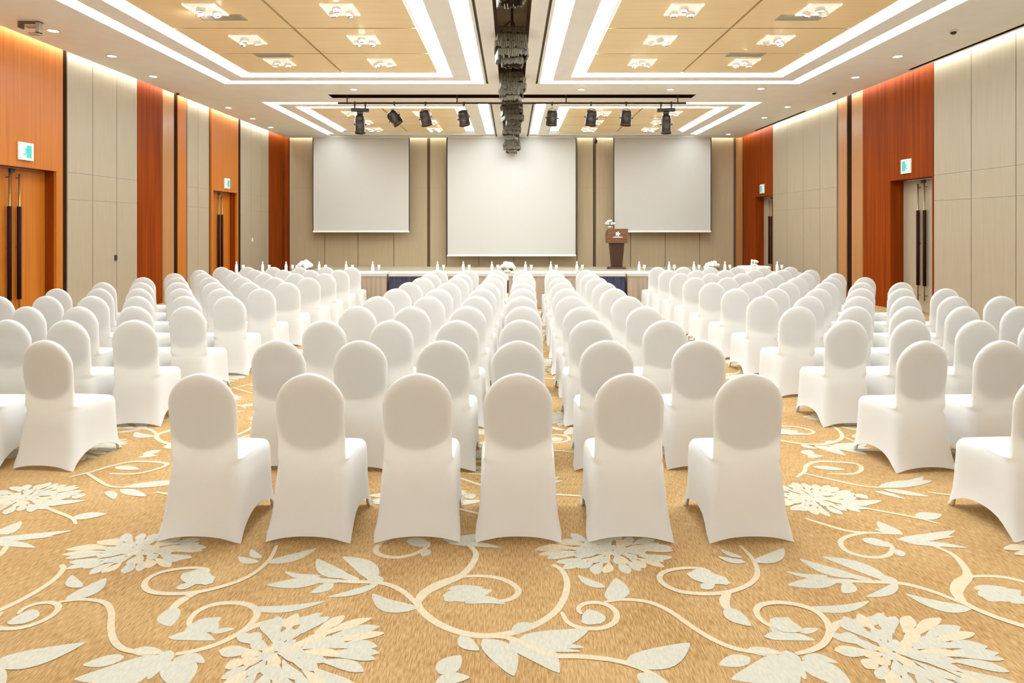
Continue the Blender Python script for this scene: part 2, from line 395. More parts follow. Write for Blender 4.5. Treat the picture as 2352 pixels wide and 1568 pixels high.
leaf((1578, 1318), (1678, 1340), .11, .04); leaf((1612, 1352), (1640, 1340), .05, 0); leaf((1590, 1313), (1640, 1320), .06, 0); leaf((1640, 1322), (1670, 1344), .07, 0)
stroke([(1672, 1360), (1664, 1380), (1670, 1400)], .045); leaf((1668, 1396), (1724, 1438), .085, -.08)
leaf((1732, 1292), (1800, 1260), .075, -.1); leaf((1712, 1291), (1650, 1279), .045, .1); leaf((1704, 1281), (1655, 1262), .035, .1)
stroke([(1772, 1440), (1748, 1424), (1737, 1404), (1750, 1389), (1790, 1384), (1835, 1390), (1875, 1405), (1900, 1430), (1905, 1455), (1890, 1480), (1860, 1495), (1828, 1502)], .032)
leaf((1768, 1424), (1845, 1448), .10, -.05); leaf((1756, 1463), (1872, 1470), .06, .1); leaf((1780, 1455), (1812, 1418), .09, 0); leaf((1838, 1452), (1878, 1444), .03, 0)
leaf((1848, 1397), (1995, 1381), .05, -.10); stroke([(1905, 1455), (1918, 1437), (1945, 1424)], .036); leaf((1930, 1429), (2030, 1408), .055, -.14)
leaf((1722, 1510), (1653, 1527), .065, 0); leaf((1795, 1506), (1680, 1560), .11, .12); leaf((1798, 1512), (1780, 1600), .12, .05); leaf((1805, 1494), (1822, 1534), .07, .05)
leaf((1842, 1514), (1924, 1522), .045, .16); leaf((1838, 1520), (1960, 1582), .12, .1); leaf((1815, 1505), (1850, 1560), .04, 0); leaf((1716, 1493), (1795, 1499), .05, 0)
# mid motifs
stroke([(1850, 1190), (1900, 1206), (1960, 1221), (2050, 1225)], .026)
stroke([(2058, 1226), (1985, 1224), (1938, 1236), (1932, 1252), (1950, 1268), (1985, 1278), (2020, 1280), (2044, 1272), (2049, 1256), (2035, 1244)], .030)
leaf((1980, 1238), (2050, 1256), .085, .05); leaf((2062, 1240), (2192, 1219), .07, -.05); leaf((2075, 1244), (2190, 1232), .06, .05); leaf((2085, 1247), (2222, 1258), .05, .05)
leaf((2072, 1228), (2016, 1198), .085, .1); leaf((2050, 1222), (2010, 1216), .04, 0); leaf((2060, 1262), (2072, 1278), .05, 0)
stroke([(2140, 1252), (2185, 1272), (2212, 1298), (2224, 1325), (2210, 1345), (2203, 1362), (2215, 1382)], .036)
stroke([(1830, 1096), (1848, 1082), (1852, 1070), (1880, 1060), (1960, 1064), (1979, 1076), (1960, 1088), (1900, 1088)], .032)
leaf((1868, 1072), (1940, 1078), .07, 0); stroke([(1842, 1086), (1900, 1099), (1980, 1116), (2035, 1120)], .026)
leaf((2020, 1118), (2140, 1104), .10, 0); leaf((2040, 1112), (2120, 1095), .06, -.1); leaf((2030, 1124), (2135, 1140), .07, 0); leaf((2010, 1128), (2080, 1146), .05, .05)
stroke([(2130, 1130), (2180, 1136), (2250, 1140)], .024)
leaf((1940, 1160), (2025, 1150), .07, 0); leaf((1968, 1134), (1992, 1146), .07, 0); stroke([(1960, 1162), (2030, 1175), (2110, 1190), (2160, 1204)], .024); leaf((2105, 1188), (2162, 1181), .09, 0)
flower(F(700, 1498), .35, .29, 3, (-.12, 0)); flower(F(1388, 1268), .37, .24, 5, (.05, .02)); flower(F(1868, 1143), .33, .26, 9, (0, 0))
mb = MB(); mb.add([(XL - .4, YF - .1, 0), (XR + .45, YF - .1, 0), (XR + .45, YB + .1, 0), (XL - .4, YB + .1, 0)], [(0, 1, 2, 3)], 0)
PX, PYT = 2.54, 2.45; zc = 0
for j in range(-2, 5):
    for i in range(-4, 5):
        for mi, poly in PAT:
            zc = (zc + 1) % 997
            pts = [(p.x + i * PX + (j % 2) * .0, p.y + j * PYT) for p in poly]
            if min(abs(q[0]) for q in pts) > 7.9 or max(abs(q[0]) for q in pts) > 7.98: continue
            if pts[0][1] < .9 or pts[0][1] > 13.6 or (j > 0 and pts[0][1] < 0): continue
            mb.add([(q[0], q[1], .0012 + zc * 1.5e-6) for q in pts], [(0, 1, 2, 3)], mi)
floor = tag(mb.build('floor', [M['carpet'], M['scroll'], M['leafyarn']]), kind='structure')
# ------------------------------------------------------------------ chairs
def ring(n=12):
    pts = []
    for sd in range(4):
        for k in range(n):
            t_ = -1 + 2 * k / n
            pts.append([(t_, -1), (1, t_), (-t_, 1), (-1, -t_)][sd])
    return pts
def cover_mesh(seed):
    rd = random.Random(seed); RG = ring(); mb = MB(); rows = []
    # z, rear y, front y, half width rear, half width front, squareness
    lv = [(0, -.055, .475, .250, .245, 14), (.05, -.040, .468, .240, .236, 12), (.11, -.027, .460, .231, .230, 10), (.20, -.015, .453, .222, .227, 9), (.29, -.009, .450, .214, .226, 8),
          (.35, -.005, .450, .208, .226, 7), ((.385, .39), -.003, .449, .205, .225, 7), ((.40, .415), -.002, .443, .203, .221, 6), ((.412, .430), -.001, .430, .201, .213, 6), ((.424, .440), 0, .33, .200, .204, 6), ((.436, .442), 0, .20, .198, .200, 6), ((.448, .436), .001, .10, .196, .197, 5),
          ((.465, .440), .001, .068, .194, .192, 4), ((.49, .478), .001, .060, .192, .189, 4), (.54, .000, .056, .191, .188, 3.5), (.60, -.006, .050, .193, .188, 3.2), (.66, -.012, .044, .196, .190, 3), (.70, -.016, .040, .198, .192, 3)]
    zc_, Rr = .735, .196
    for a in (8, 20, 32, 44, 55, 65, 74, 82, 88):
        c, s_ = math.cos(R(a)), math.sin(R(a)); z = zc_ + Rr * s_
        th = .054 * (1 - .45 * (a / 90) ** 3)
        ym = .010 - .028 * s_; lv.append((z, ym - th / 2, ym + th / 2, .200 * c, .195 * c, 3))
    ph = rd.uniform(0, 6); fo = [rd.uniform(.3, 1.) for _ in range(4)]; skew = rd.uniform(-.012, .012)
    for li, (z, ya, yb, ha, hb, n) in enumerate(lv):
        row = []
        for (u, v) in RG:
            s_ = 1 / (abs(u) ** n + abs(v) ** n) ** (1 / n); uu, vv = u * s_, v * s_
            f = (vv + 1) / 2; x = uu * (ha + (hb - ha) * f); y = ya + (yb - ya) * f
            zz = z if not isinstance(z, tuple) else z[0] + (z[1] - z[0]) * min(1, f * 1.6)
            if not isinstance(z, tuple) and z < .33:
                k = 1 - z / .33
                c = min(abs(u), abs(v)) ; lift = (.034 if v == -1 else .05 if v == 1 else .11) * (1 - c ** 2.4)
                zz = z + lift * k
                pull = (1 - c ** 2) * .024 * k
                if abs(u) == 1: x -= math.copysign(pull, u)
                if abs(v) == 1: y -= math.copysign(pull * .7, v)
                # soft stretch folds running into the feet
                q = (0 if u < 0 else 1) + (0 if v < 0 else 2)
                wv = math.sin(ph + 26 * (c - z * 3)) * .0045 * fo[q] * k * (c ** 2)
                if abs(v) == 1: y += wv
                if abs(u) == 1: x += wv
            if 8 < li < 12: zz += .008 * (1 - uu * uu) * f
            row.append((x, y, zz))
        rows.append(row)
    n = len(RG)
    for i, row in enumerate(rows): mb.v += row
    for i in range(len(rows) - 1):
        for k in range(n): mb.f.append((i * n + k, i * n + (k + 1) % n, (i + 1) * n + (k + 1) % n, (i + 1) * n + k)); mb.m.append(0)
    mb.f.append(tuple((len(rows) - 1) * n + k for k in range(n))); mb.m.append(0)
    return mb
def make_chair(seed):
    root = thing('banquet_chair', 'x', 'chair')
    cover_mesh(seed).build('slip_cover', M['cover'], root, True)
    p = MB(); vs = []; N = 32
    for (y, k) in ((.007, .93), (.012, 1), (.034, 1), (.039, .93)):
        for i in range(N):
            a = 2 * math.pi * i / N; x = .181 * k * math.cos(a) * (1 if math.sin(a) > 0 else .985)
            zz = math.sin(a); z = (.735 + .183 * k * zz) if zz > 0 else (.62 + .125 * k * zz)
            z2 = z; yy = y - .024 * max(0, (z - .56) / .36)
            vs.append((x, yy, z2))
    fs = [tuple(reversed(range(N))), tuple(3 * N + i for i in range(N))]
    for j in range(3):
        for i in range(N): fs.append((j * N + i, j * N + (i + 1) % N, (j + 1) * N + (i + 1) % N, (j + 1) * N + i))
    p.add(vs, fs); p.build('backrest', M['cushion'], root)
    p = MB(); p.box(-.185, .185, .08, .41, .36, .415); p.build('seat', M['cushion'], root)
    for sx in (-1, 1):
        for (yt, yb_) in ((.04, -.004), (.39, .440)):
            p = MB(); p.tube([(sx * .165, yt, .37), (sx * (.206 if yt < .1 else .218), yb_, .004)], .010, 8); p.build('leg', M['chrome'], root)
    return root
ORD = ['first', 'second', 'third', 'fourth', 'fifth', 'sixth', 'seventh', 'eighth', 'ninth', 'tenth', 'eleventh']
ROWS = [3.6, 4.65, 5.69, 6.67, 7.65, 8.6, 9.55, 10.5, 11.4, 12.3, 13.18]
protos = [make_chair(s) for s in (1, 2, 3, 4)]; used = [False] * 4
def put_chair(x, y, rz, lab, grp, k):
    if not used[k]:
        used[k] = True; o = protos[k]; o.location = (x, y, 0); o.rotation_euler = (0, 0, rz); tag(o, lab, group=grp)
    else: dup(protos[k], (x, y, 0), rz, lab, grp)
for p_ in protos: ALLKIDS(p_)
bpy.context.view_layer.update()
_kc.clear()
rc = random.Random(11)
def jit(a): return rc.uniform(-a, a)
OFF = .055          # rear hem of the cover sits behind the chair origin
FR = [(-1.735, -3), (-1.13, -2), (-.528, 2), (.035, 0), (.655, -1), (1.325, 2)]
for ri, Y in enumerate(ROWS[:10]):
    sh = .20 * (Y - 3.6) / 9
    for ci, (x, a) in enumerate(FR):
        sq = 1 - .09 * (Y - 3.6) / 9
        rz = R(a) if ri == 0 else R(jit(3))
        put_chair(x * sq + sh + (0 if ri == 0 else jit(.018)), Y + OFF + (0 if ri == 0 else jit(.02)), rz,
                  'white-covered banquet chair, centre block, %s row from camera, %s from left' % (ORD[ri], ORD[ci]), 'covered chairs of the centre block', (ri * 2 + ci * 3) % 4)
for ri, Y in enumerate(ROWS[1:]):
    for ci in range(6):
        x = -3.36 - .555 * ci + .012 * (Y - 4.65) * (1 + ci * .3)
        a = -4 if ri < 3 else -2
        if ri == 1 and ci == 0: x += .03; a = 3
        put_chair(x + jit(.015), Y + OFF + jit(.02), R(a + jit(3)),
                  'white-covered banquet chair, left block, %s row from camera, %s from the inner aisle' % (ORD[ri], ORD[ci]), 'covered chairs of the left block', (ri + ci * 3) % 4)
for ri, Y in enumerate(ROWS):
    for ci in range(6):
        if ri == 0 and ci > 1: continue
        x = 2.95 + .572 * ci - .008 * (Y - 4.65) * ci * .5
        if ri == 0: x += .05
        put_chair(x + jit(.015), Y + OFF + jit(.02), R((6 if ri < 4 else 2) + jit(3)),
                  'white-covered banquet chair, right block, %s row from camera, %s from the inner aisle' % (ORD[ri], ORD[ci]), 'covered chairs of the right block', (ri * 3 + ci) % 4)

# ------------------------------------------------------------------ stage, head tables
mb = MB(); mb.box(-6.5, 6.5, 17.2, YB - .06, 0, .33, 1); mb.box(-6.52, 6.52, 17.18, YB - .06, .33, .35, 0)
tag(mb.build('stage_platform', [M['cream'], M['navy']]), 'low cream-topped stage platform running below the three screens', 'stage')
def skirt_table(x0, x1, skirt, label, y0=13.95, y1=14.60, top=.75):
    xm = (x0 + x1) / 2; r = thing('skirted_table', label, 'table', (xm, (y0 + y1) / 2, 0), 0, 'skirted tables in front of the stage')
    hx = (x1 - x0) / 2 - .01; hy = (y1 - y0) / 2
    p = MB(); p.box(-hx, hx, -hy, hy, top - .03, top); p.box(-hx - .004, hx + .004, -hy - .006, -hy, top - .065, top); p.build('tabletop', M['cloth'], r)
    p = MB(); n = int(hx * 2 / .05); pts = []
    per = [(-hx + 2 * hx * i / n, -hy + .012 * (i % 2)) for i in range(n + 1)]
    per += [(hx - .006 * (i % 2), -hy + 2 * hy * i / 12) for i in range(1, 13)]
    per += [(hx - 2 * hx * i / n, hy - .012 * (i % 2)) for i in range(1, n + 1)]
    per += [(-hx + .006 * (i % 2), hy - 2 * hy * i / 12) for i in range(1, 12)]
    k = len(per); vs = [(q[0] * .995, q[1] * .99, .012) for q in per] + [(q[0] * .995, q[1] * .99, top - .031) for q in per]
    p.add(vs, [(i, (i + 1) % k, k + (i + 1) % k, k + i) for i in range(k)]); p.build('skirt', skirt, r)
    return r
TX = lambda p: (p - 1176) * 13.95 / 1500
skirt_table(TX(530), TX(700), M['taupe'], 'white-topped table with taupe skirt at the far left end of the row')
skirt_table(TX(702), TX(889), M['taupe'], 'white-topped table with taupe skirt left of the left navy one')
skirt_table(TX(892), TX(1012), M['navy'], 'white-topped table with navy pleated skirt left of the centre flowers')
skirt_table(TX(1014), TX(1164), M['taupe'], 'white-topped taupe-skirted table just left of the centre flowers')
skirt_table(TX(1167), TX(1330), M['taupe'], 'white-topped taupe-skirted table just right of the centre flowers')
skirt_table(TX(1333), TX(1437), M['navy'], 'white-topped table with navy pleated skirt below the lectern')
skirt_table(TX(1440), TX(1640), M['taupe'], 'white-topped taupe-skirted table right of the lectern')
skirt_table(TX(1643), TX(1850), M['taupe'], 'white-topped taupe-skirted table at the far right end of the row')
# round table far right
r = thing('round_table', 'round table under a blush cloth in front of the far right corner', 'table', (6.05, 16.35, 0))
p = MB(); p.lathe([(.42, .02), (.41, .3), (.405, .70), (.40, .745), (.385, .755), (.05, .755)], n=40); p.build('tablecloth', M['pinkcloth'], r, True)
# bottles and glasses at each place
rb = thing('water_bottle', 'x', 'bottle'); p = MB(); p.lathe([(.028, 0), (.032, .01), (.032, .14), (.026, .17), (.012, .20), (.012, .215)], n=14); p.build('bottle_body', M['water'], rb, True)
p = MB(); p.lathe([(.015, .214), (.015, .24), (.003, .242)], n=12); p.build('cap', M['white'], rb, True)
rg = thing('goblet', 'x', 'glass'); p = MB(); p.lathe([(.028, 0), (.028, .004), (.005, .008), (.005, .07), (.028, .10), (.031, .13), (.028, .165)], n=14); p.build('bowl', M['glass'], rg, True)
bx = [543, 603, 657, 733, 795, 856, 1005, 1064, 1130, 1207, 1265, 1325, 1468, 1537, 1594, 1665, 1727, 1785]
nm_ = ['leftmost', 'second from left', 'third from left', 'fourth from left', 'fifth from left', 'sixth from left', 'seventh from left', 'eighth from left', 'ninth from left, left of the centre flowers', 'tenth from left, right of the centre flowers',
       'eleventh from left', 'twelfth from left', 'thirteenth from left, right of the lectern', 'fourteenth from left', 'fifteenth from left', 'sixteenth from left', 'second from right', 'rightmost']
bpy.context.view_layer.update(); _kc.clear()
for i, q in enumerate(bx):
    x = (q - 1176) * 14.15 / 1500
    l1 = 'capped water bottle on the skirted tables, %s' % nm_[i]; l2 = 'stemmed glass on the skirted tables, %s' % nm_[i]
    x2 = x + .125
    if i == 0: rb.location = (x, 14.15, .751); rb['label'] = l1; rb['group'] = 'water bottles on the skirted tables'; rg.location = (x2, 14.2, .751); rg['label'] = l2; rg['group'] = 'glasses on the skirted tables'
    else: dup(rb, (x, 14.15, .751), 0, l1); dup(rg, (x2, 14.2, .751), 0, l2)
# bouquets
def blob(p, c, rr, sd, mi=0):
    b = bmesh.new(); bmesh.ops.create_icosphere(b, subdivisions=2, radius=rr)
    vs = []
    for v in b.verts:
        k = 1 + .30 * noise.noise(v.co * (9 / rr * .06) + Vector((sd * 3.1, sd, 0))); vs.append(Vector(c) + v.co * k)
    p.add(vs, [tuple(v.index for v in f.verts) for f in b.faces], mi); b.free()
def bouquet(loc, w_, h_, label, seed, n=22):
    r = thing('flower_arrangement', label, 'flowers', loc); rd = random.Random(seed)
    p = MB(); p.lathe([(.05, 0), (.07, .02), (.08, .05), (.07, .07)], n=16); p.build('bowl', M['white'], r, True)
    p = MB()
    for k in range(26):
        a = rd.uniform(0, 6.28); q = rd.uniform(.5, 1.0); e = Vector((math.cos(a) * w_ * .52 * q, math.sin(a) * w_ * .4 * q, .04 + rd.uniform(0, .07)))
        s_ = Vector((0, 0, .05)); d = e - s_; sd = Vector((-d.y, d.x, 0)).normalized() * .02
        p.add([s_, s_ + d * .5 + sd, e, s_ + d * .5 - sd + Vector((0, 0, .01))], [(0, 1, 2, 3)])
    p.build('leaves', M['green'], r)
    p = MB()
    for k in range(n):
        a = rd.uniform(0, 6.28); q = rd.random() ** .5
        c = (math.cos(a) * w_ * .42 * q, math.sin(a) * w_ * .30 * q, .08 + h_ * .75 * (1 - .75 * q * q) * rd.uniform(.8, 1)); blob(p, c, w_ * .11 * rd.uniform(.8, 1.2), k + seed)
    p.build('blossoms', M['petal'], r, True)
bouquet(((702 - 1176) * 14.3 / 1500, 14.3, .751), .42, .20, 'white flower arrangement on the left half of the table row', 1)
bouquet((-.10, 14.05, .751), .38, .19, 'white flower arrangement at the middle of the table row', 2)
bouquet(((1637 - 1176) * 14.3 / 1500, 14.3, .751), .40, .18, 'white flower arrangement on the table right of the lectern', 3)
bouquet((6.05, 16.35, .757), .24, .10, 'small white flowers on the blush-clothed round table', 4, 10)
# lectern
LY = 21.6
r = thing('lectern', 'dark brown lectern with wide head and tapered column on the stage', 'lectern', ((1416 - 1176) * LY / 1500, LY, .35))
p = MB(); p.add([(-.30, -.22, 0), (.30, -.22, 0), (.30, .22, 0), (-.30, .22, 0), (-.27, -.19, .06), (.27, -.19, .06), (.27, .19, .06), (-.27, .19, .06)],
              [(0, 3, 2, 1), (4, 5, 6, 7), (0, 1, 5, 4), (1, 2, 6, 5), (2, 3, 7, 6), (3, 0, 4, 7)]); p.build('base', M['lecdark'], r)
p = MB(); p.add([(-.17, -.12, .06), (.17, -.12, .06), (.17, .12, .06), (-.17, .12, .06), (-.235, -.16, .86), (.235, -.16, .86), (.235, .16, .86), (-.235, .16, .86)],
              [(0, 3, 2, 1), (4, 5, 6, 7), (0, 1, 5, 4), (1, 2, 6, 5), (2, 3, 7, 6), (3, 0, 4, 7)]); p.build('column', M['lecdark'], r)
p = MB(); p.add([(-.33, -.24, .86), (.33, -.24, .86), (.33, .24, .86), (-.33, .24, .86), (-.34, -.26, 1.33), (.34, -.26, 1.33), (.34, .20, 1.18), (-.34, .20, 1.18)],
              [(0, 3, 2, 1), (4, 5, 6, 7), (0, 1, 5, 4), (1, 2, 6, 5), (2, 3, 7, 6), (3, 0, 4, 7)]); hd = p.build('head', M['lecwood'], r, bevel=.008)
p = MB(); yq = -.262
p.lathe([(.052, 0), (.052, .006)], n=18, xf=Matrix.Rotation(R(90), 4, 'X'), c=(.0, yq, 1.16))
for k in range(5):
    a = R(90 + 72 * k); p.box(-.022, .022, -.004, .003, 0, .075, 0, xf=Matrix.Translation((0, yq, 1.16)) @ Matrix.Rotation(a, 4, 'Y'))
p.box(-.16, .16, yq - .004, yq + .004, 1.035, 1.055); p.box(-.11, .11, yq - .004, yq + .004, 1.07, 1.08)
tag(p.build('emblem', M['white'], hd), 'pale round emblem above a line of lettering')
bouquet(((1401 - 1176) * LY / 1500 + .0, LY - .02, 1.70), .34, .26, 'white flower arrangement standing on the left of the lectern top', 6, 18)

# ------------------------------------------------------------------ screens
def screen(x0, x1, zb, name, label, y=22.35):
    r = thing('projection_screen', label, 'screen', ((x0 + x1) / 2, y, zb)); hw = (x1 - x0) / 2; H = HC - zb
    p = MB(); p.box(-hw, hw, 0, .012, .03, H - .01); p.build('screen_fabric', M['screen'], r)
    p = MB()
    for s in (-1, 1): q = sorted((s * hw, s * (hw + .03))); p.box(q[0], q[1], -.002, .014, .02, H - .01)
    p.build('side_border', M['black'], r)
    p = MB(); p.box(-hw - .01, hw + .01, -.025, .03, -.02, .04); p.build('weight_bar', M['white'], r, bevel=.008)
    p = MB(); p.box(-hw - .06, hw + .06, -.06, .10, H - .035, H - .006); p.build('housing', M['ceiling'], r)
screen((720 - 1176) / 67.1, (939 - 1176) / 67.1, 1.57, 'l', 'smaller white projection screen hanging left of the large one')
screen((1028 - 1176) / 67.1, (1322 - 1176) / 67.1, .75, 'c', 'large white projection screen hanging in the middle')
screen((1411 - 1176) / 67.1, (1632 - 1176) / 67.1, 1.57, 'r', 'smaller white projection screen hanging right of the large one, behind the lectern')

# ------------------------------------------------------------------ lighting bar and stage lights
r = thing('lighting_bar', 'black pipe on drop rods hanging below the dark ceiling slot', 'lighting bar', (0, 15.45, 0)); ZP = 4.665
p = MB(); p.tube([(-4.12, 0, ZP), (4.12, 0, ZP)], .024, 10); p.build('pipe', M['bronze'], r, True)
for q in (-3.9, -1.3, 1.28, 3.92):
    p = MB(); p.tube([(q, 0, ZP), (q, 0, HC + .24)], .014, 8); p.build('drop_rod', M['black'], r)
def stage_light(pxx, kind, tilt, yaw, label):
    x = (pxx - 1176) * 15.45 / 1500
    r = thing('stage_light', label, 'stage light', (x, 15.45, ZP), yaw, 'stage lights on the lighting bar')
    big = kind == 'big'
    if big:
        for s in (-1, 1):
            p = MB(); p.box(s * .12 - .02, s * .12 + .02, -.034, -.026, -.03, .03); p.box(s * .12 - .02, s * .12 + .02, .026, .034, -.03, .03); p.box(s * .12 - .02, s * .12 + .02, -.034, .034, -.12, -.027); p.build('clamp', M['bronze'], r)
        p = MB(); p.box(-.21, .21, -.06, .06, -.20, -.12); p.box(-.07, .07, -.05, .05, -.27, -.20); p.build('yoke', M['black'], r, bevel=.015)
        drop, rad, L = -.50, .118, .44
    else:
        p = MB(); p.box(-.02, .02, -.034, -.026, -.03, .03); p.box(-.02, .02, .026, .034, -.03, .03); p.box(-.02, .02, -.034, .034, -.05, -.027); p.build('clamp', M['black'], r)
        p = MB(); p.tube([(0, 0, -.04), (0, 0, -.12), (-.09, 0, -.16), (-.125, 0, -.30)], .008, 6); p.tube([(0, 0, -.12), (.09, 0, -.16), (.125, 0, -.30)], .008, 6); p.build('yoke', M['chrome'] if kind == 'chrome' else M['black'], r)
        drop, rad, L = -.35, .13, .36
    b = bpy.data.objects.new('body', None)
    xf = Matrix.Translation((0, 0, drop)) @ Matrix.Rotation(tilt, 4, 'Y') @ Matrix.Rotation(R(20), 4, 'X')
    p = MB(); pr = [(rad * .55, L * .5), (rad * .8, L * .47), (rad, L * .25), (rad, -L * .3), (rad * 1.04, -L * .3), (rad * 1.04, -L * .5), (rad * .9, -L * .5)]
    p.lathe(pr, n=20, xf=xf.to_3x3().to_4x4(), c=xf.translation); bd = p.build('can', M['bronze'], r, True)
    p = MB(); p.lathe([(rad * .85, -L * .49), (rad * .85, -L * .505)], n=20, xf=xf.to_3x3().to_4x4(), c=xf.translation); p.build('lens', M['grille'], bd)
    p = MB(); p.tube([xf @ Vector((-rad - .03, 0, 0)), xf @ Vector((rad + .03, 0, 0))], .016, 8); p.build('knob', M['black'], bd)
SL = ['leftmost, long body with wide bracket', 'second from left, tilted on a pale yoke', 'third from left', 'fourth from left, left of the centre', 'fifth from left, right of the centre', 'third from right', 'second from right', 'rightmost, long body with wide bracket']
for i, (q, k, tl, yw) in enumerate([(827, 'big', 0, .2), (906, 'chrome', R(-38), 0), (977, 's', R(-18), .3), (1065, 's', R(-20), .5), (1268, 's', R(4), 0), (1358, 's', R(12), -.3), (1438, 's', R(2), 0), (1530, 'big', 0, -.2)]):
    stage_light(q, k, tl, yw, 'dark stage light on the hanging bar, ' + SL[i])

# ------------------------------------------------------------------ chandeliers in the trough
def chandelier(y, seed, label, zb=4.36):
    r = thing('crystal_chandelier', label, 'chandelier', (0, y, 0), 0, 'chandeliers in the central ceiling trough'); rd = random.Random(seed)
    top = zb + .60
    p = MB(); p.tube([(0, 0, top - .05), (0, 0, HC + (.74 if not 14.1 < y < 16.2 else .0))], .02, 8); p.build('stem', M['crystaldk'], r)
    z = zb
    for k in range(5):
        h_ = rd.uniform(.08, .14); w_ = .25 - .02 * abs(2 - k) * rd.uniform(.4, 1.5) - (.05 if k == 0 else 0); tl = rd.uniform(-.10, .10)
        xf = Matrix.Translation((rd.uniform(-.02, .02), 0, z + h_ / 2)) @ Matrix.Rotation(tl, 4, 'Y') @ Matrix.Rotation(rd.uniform(-.25, .25), 4, 'Z')
        p = MB(); p.box(-w_, w_, -w_ * .9, w_ * .9, h_ * .32, h_ * .45, 0, xf); tier = p.build('tier', M['crystaldk'], r)
        p = MB(); n = 16
        for i in range(n):
            for (ax, sg) in ((0, 1), (0, -1), (1, 1), (1, -1)):
                t_ = -w_ + 2 * w_ * (i + .5) / n; q = (t_, sg * w_ * .9) if ax == 0 else (sg * w_, t_ * .9)
                l_ = h_ * rd.uniform(.7, 1.15); e = .012
                p.box(q[0] - e, q[0] + e, q[1] - e, q[1] + e, h_ * .32 - l_, h_ * .32, 0, xf)
        p.build('crystal_fringe', M['crystal'], tier); z += h_ * 1.02
    p = MB()
    for i in range(10):
        a = rd.uniform(0, 6.28); q = .06 + .12 * rd.random(); p.tube([(math.cos(a) * .03, math.sin(a) * .03, top + .1), (math.cos(a) * q, math.sin(a) * q, top + .02), (math.cos(a) * q * 1.2, math.sin(a) * q, z - .02)], .008, 5)
    p.build('crystal_strand', M['crystal'], r)
for i, (y, zb) in enumerate([(7.6, 4.37), (10.5, 4.35), (13.45, 4.34), (16.75, 4.36), (19.4, 4.34), (21.95, 4.24)]):
    chandelier(y, i + 2, 'smoky crystal chandelier in the central trough, %s from the camera' % ORD[i], zb)

# ------------------------------------------------------------------ ceiling fittings
def C(px_, py_):
    Y = 1500 * (HC - CAMZ) / (520.0 - py_); return (px_ - 1176) * Y / 1500, Y
def triple(x, y, k, label, bright=False):
    r = thing('recessed_spot_cluster', label, 'ceiling light', (x, y, HC + .02), 0, 'spot clusters in the veneer ceiling')
    p = MB(); a = .23
    for (x0, x1, y0, y1) in ((-a, a, -a, -a + .03), (-a, a, a - .03, a), (-a, -a + .03, -a, a), (a - .03, a, -a, a)): p.box(x0, x1, y0, y1, -.022, 0)
    p.box(-a + .03, a - .03, -a + .03, a - .03, -.006, 0); p.build('frame', M['fixglow'], r)
    rd = random.Random(k)
    for (dx, dy) in ((-.12, .09), (.12, .09), (-.02, -.10)):
        xf = Matrix.Translation((dx, dy, -.035)) @ Matrix.Rotation(R(rd.uniform(-25, 25)), 4, 'X') @ Matrix.Rotation(R(rd.uniform(-25, 25)), 4, 'Y')
        p = MB(); p.lathe([(.055, .03), (.065, 0), (.065, -.03), (.05, -.03)], n=16, xf=xf.to_3x3().to_4x4(), c=xf.translation); h = p.build('spot_head', M['white'], r, True)
        p = MB(); p.box(dx - .035, dx + .035, dy - .012, dy + .012, -.085, -.066); p.build('gimbal', M['bronze'], h)
        p = MB(); p.lathe([(.048, -.031), (.048, -.034)], n=16, xf=xf.to_3x3().to_4x4(), c=xf.translation); p.build('lamp', M['lampb'] if (bright and dx < -.05) else M['lamp'], h)
pos = [(-4.37, 'outer'), (-2.45, 'inner'), (2.45, 'inner'), (4.37, 'outer')]
for i, (x, q) in enumerate(pos):
    s_ = 'left' if x < 0 else 'right'
    for j, y in enumerate([12.45, 10.97, 9.47, 7.97, 6.47]):
        yy = y - .15
        triple(x, yy, i * 7 + j, 'recessed three-spot cluster, near %s coffer, %s column, %s from its far end' % (s_, q, ORD[j]), bright=(i == 0 and j == 2))
    for j, y in enumerate([20.74, 19.28, 17.81]):
        triple(x, y, i * 7 + j + 50, 'recessed three-spot cluster, far %s coffer, %s column, %s from its far end' % (s_, q, ORD[j]))
for (a, b_, l_) in ((510, 43, 'grey ceiling vent behind the glaring lamp of the left coffer'), (628, 129, 'grey ceiling vent at the far end of the near left coffer'), (1838, 43, 'grey ceiling vent nearer the camera in the near right coffer'), (1712, 128, 'grey ceiling vent at the far end of the near right coffer')):
    x, y = C(a, b_); r = thing('ceiling_vent', l_, 'vent', (x, y, HC + .02), 0, 'vents in the veneer ceiling')
    p = MB(); p.box(-.33, .33, -.13, .13, -.008, 0); p.build('frame', M['grille'], r)
    p = MB()
    for k in range(9): p.box(-.30, .30, -.105 + k * .025, -.093 + k * .025, -.014, -.008)
    p.build('louvre', M['grille'], r)
dl = [(122, 70), (257, 128), (352, 175), (525, 247), (580, 272), (622, 292), (812, 205), (1335, 205), (1540, 205), (1748, 203), (2062, 129), (1965, 177), (1809, 245), (1756, 270), (1673, 308)]
dn = ['left margin, nearest the camera', 'left margin, second from the camera', 'left margin, third from the camera', 'left margin, beside the far coffer', 'left margin, third from the back', 'left margin, near the back wall',
      'cross beam, left of the centre', 'cross beam, just right of the centre', 'cross beam, above the rightmost stage light', 'cross beam, right end', 'right margin, nearest the camera', 'right margin, second from the camera', 'right margin, beside the far coffer', 'right margin, middle of the far part', 'right margin, near the back wall']
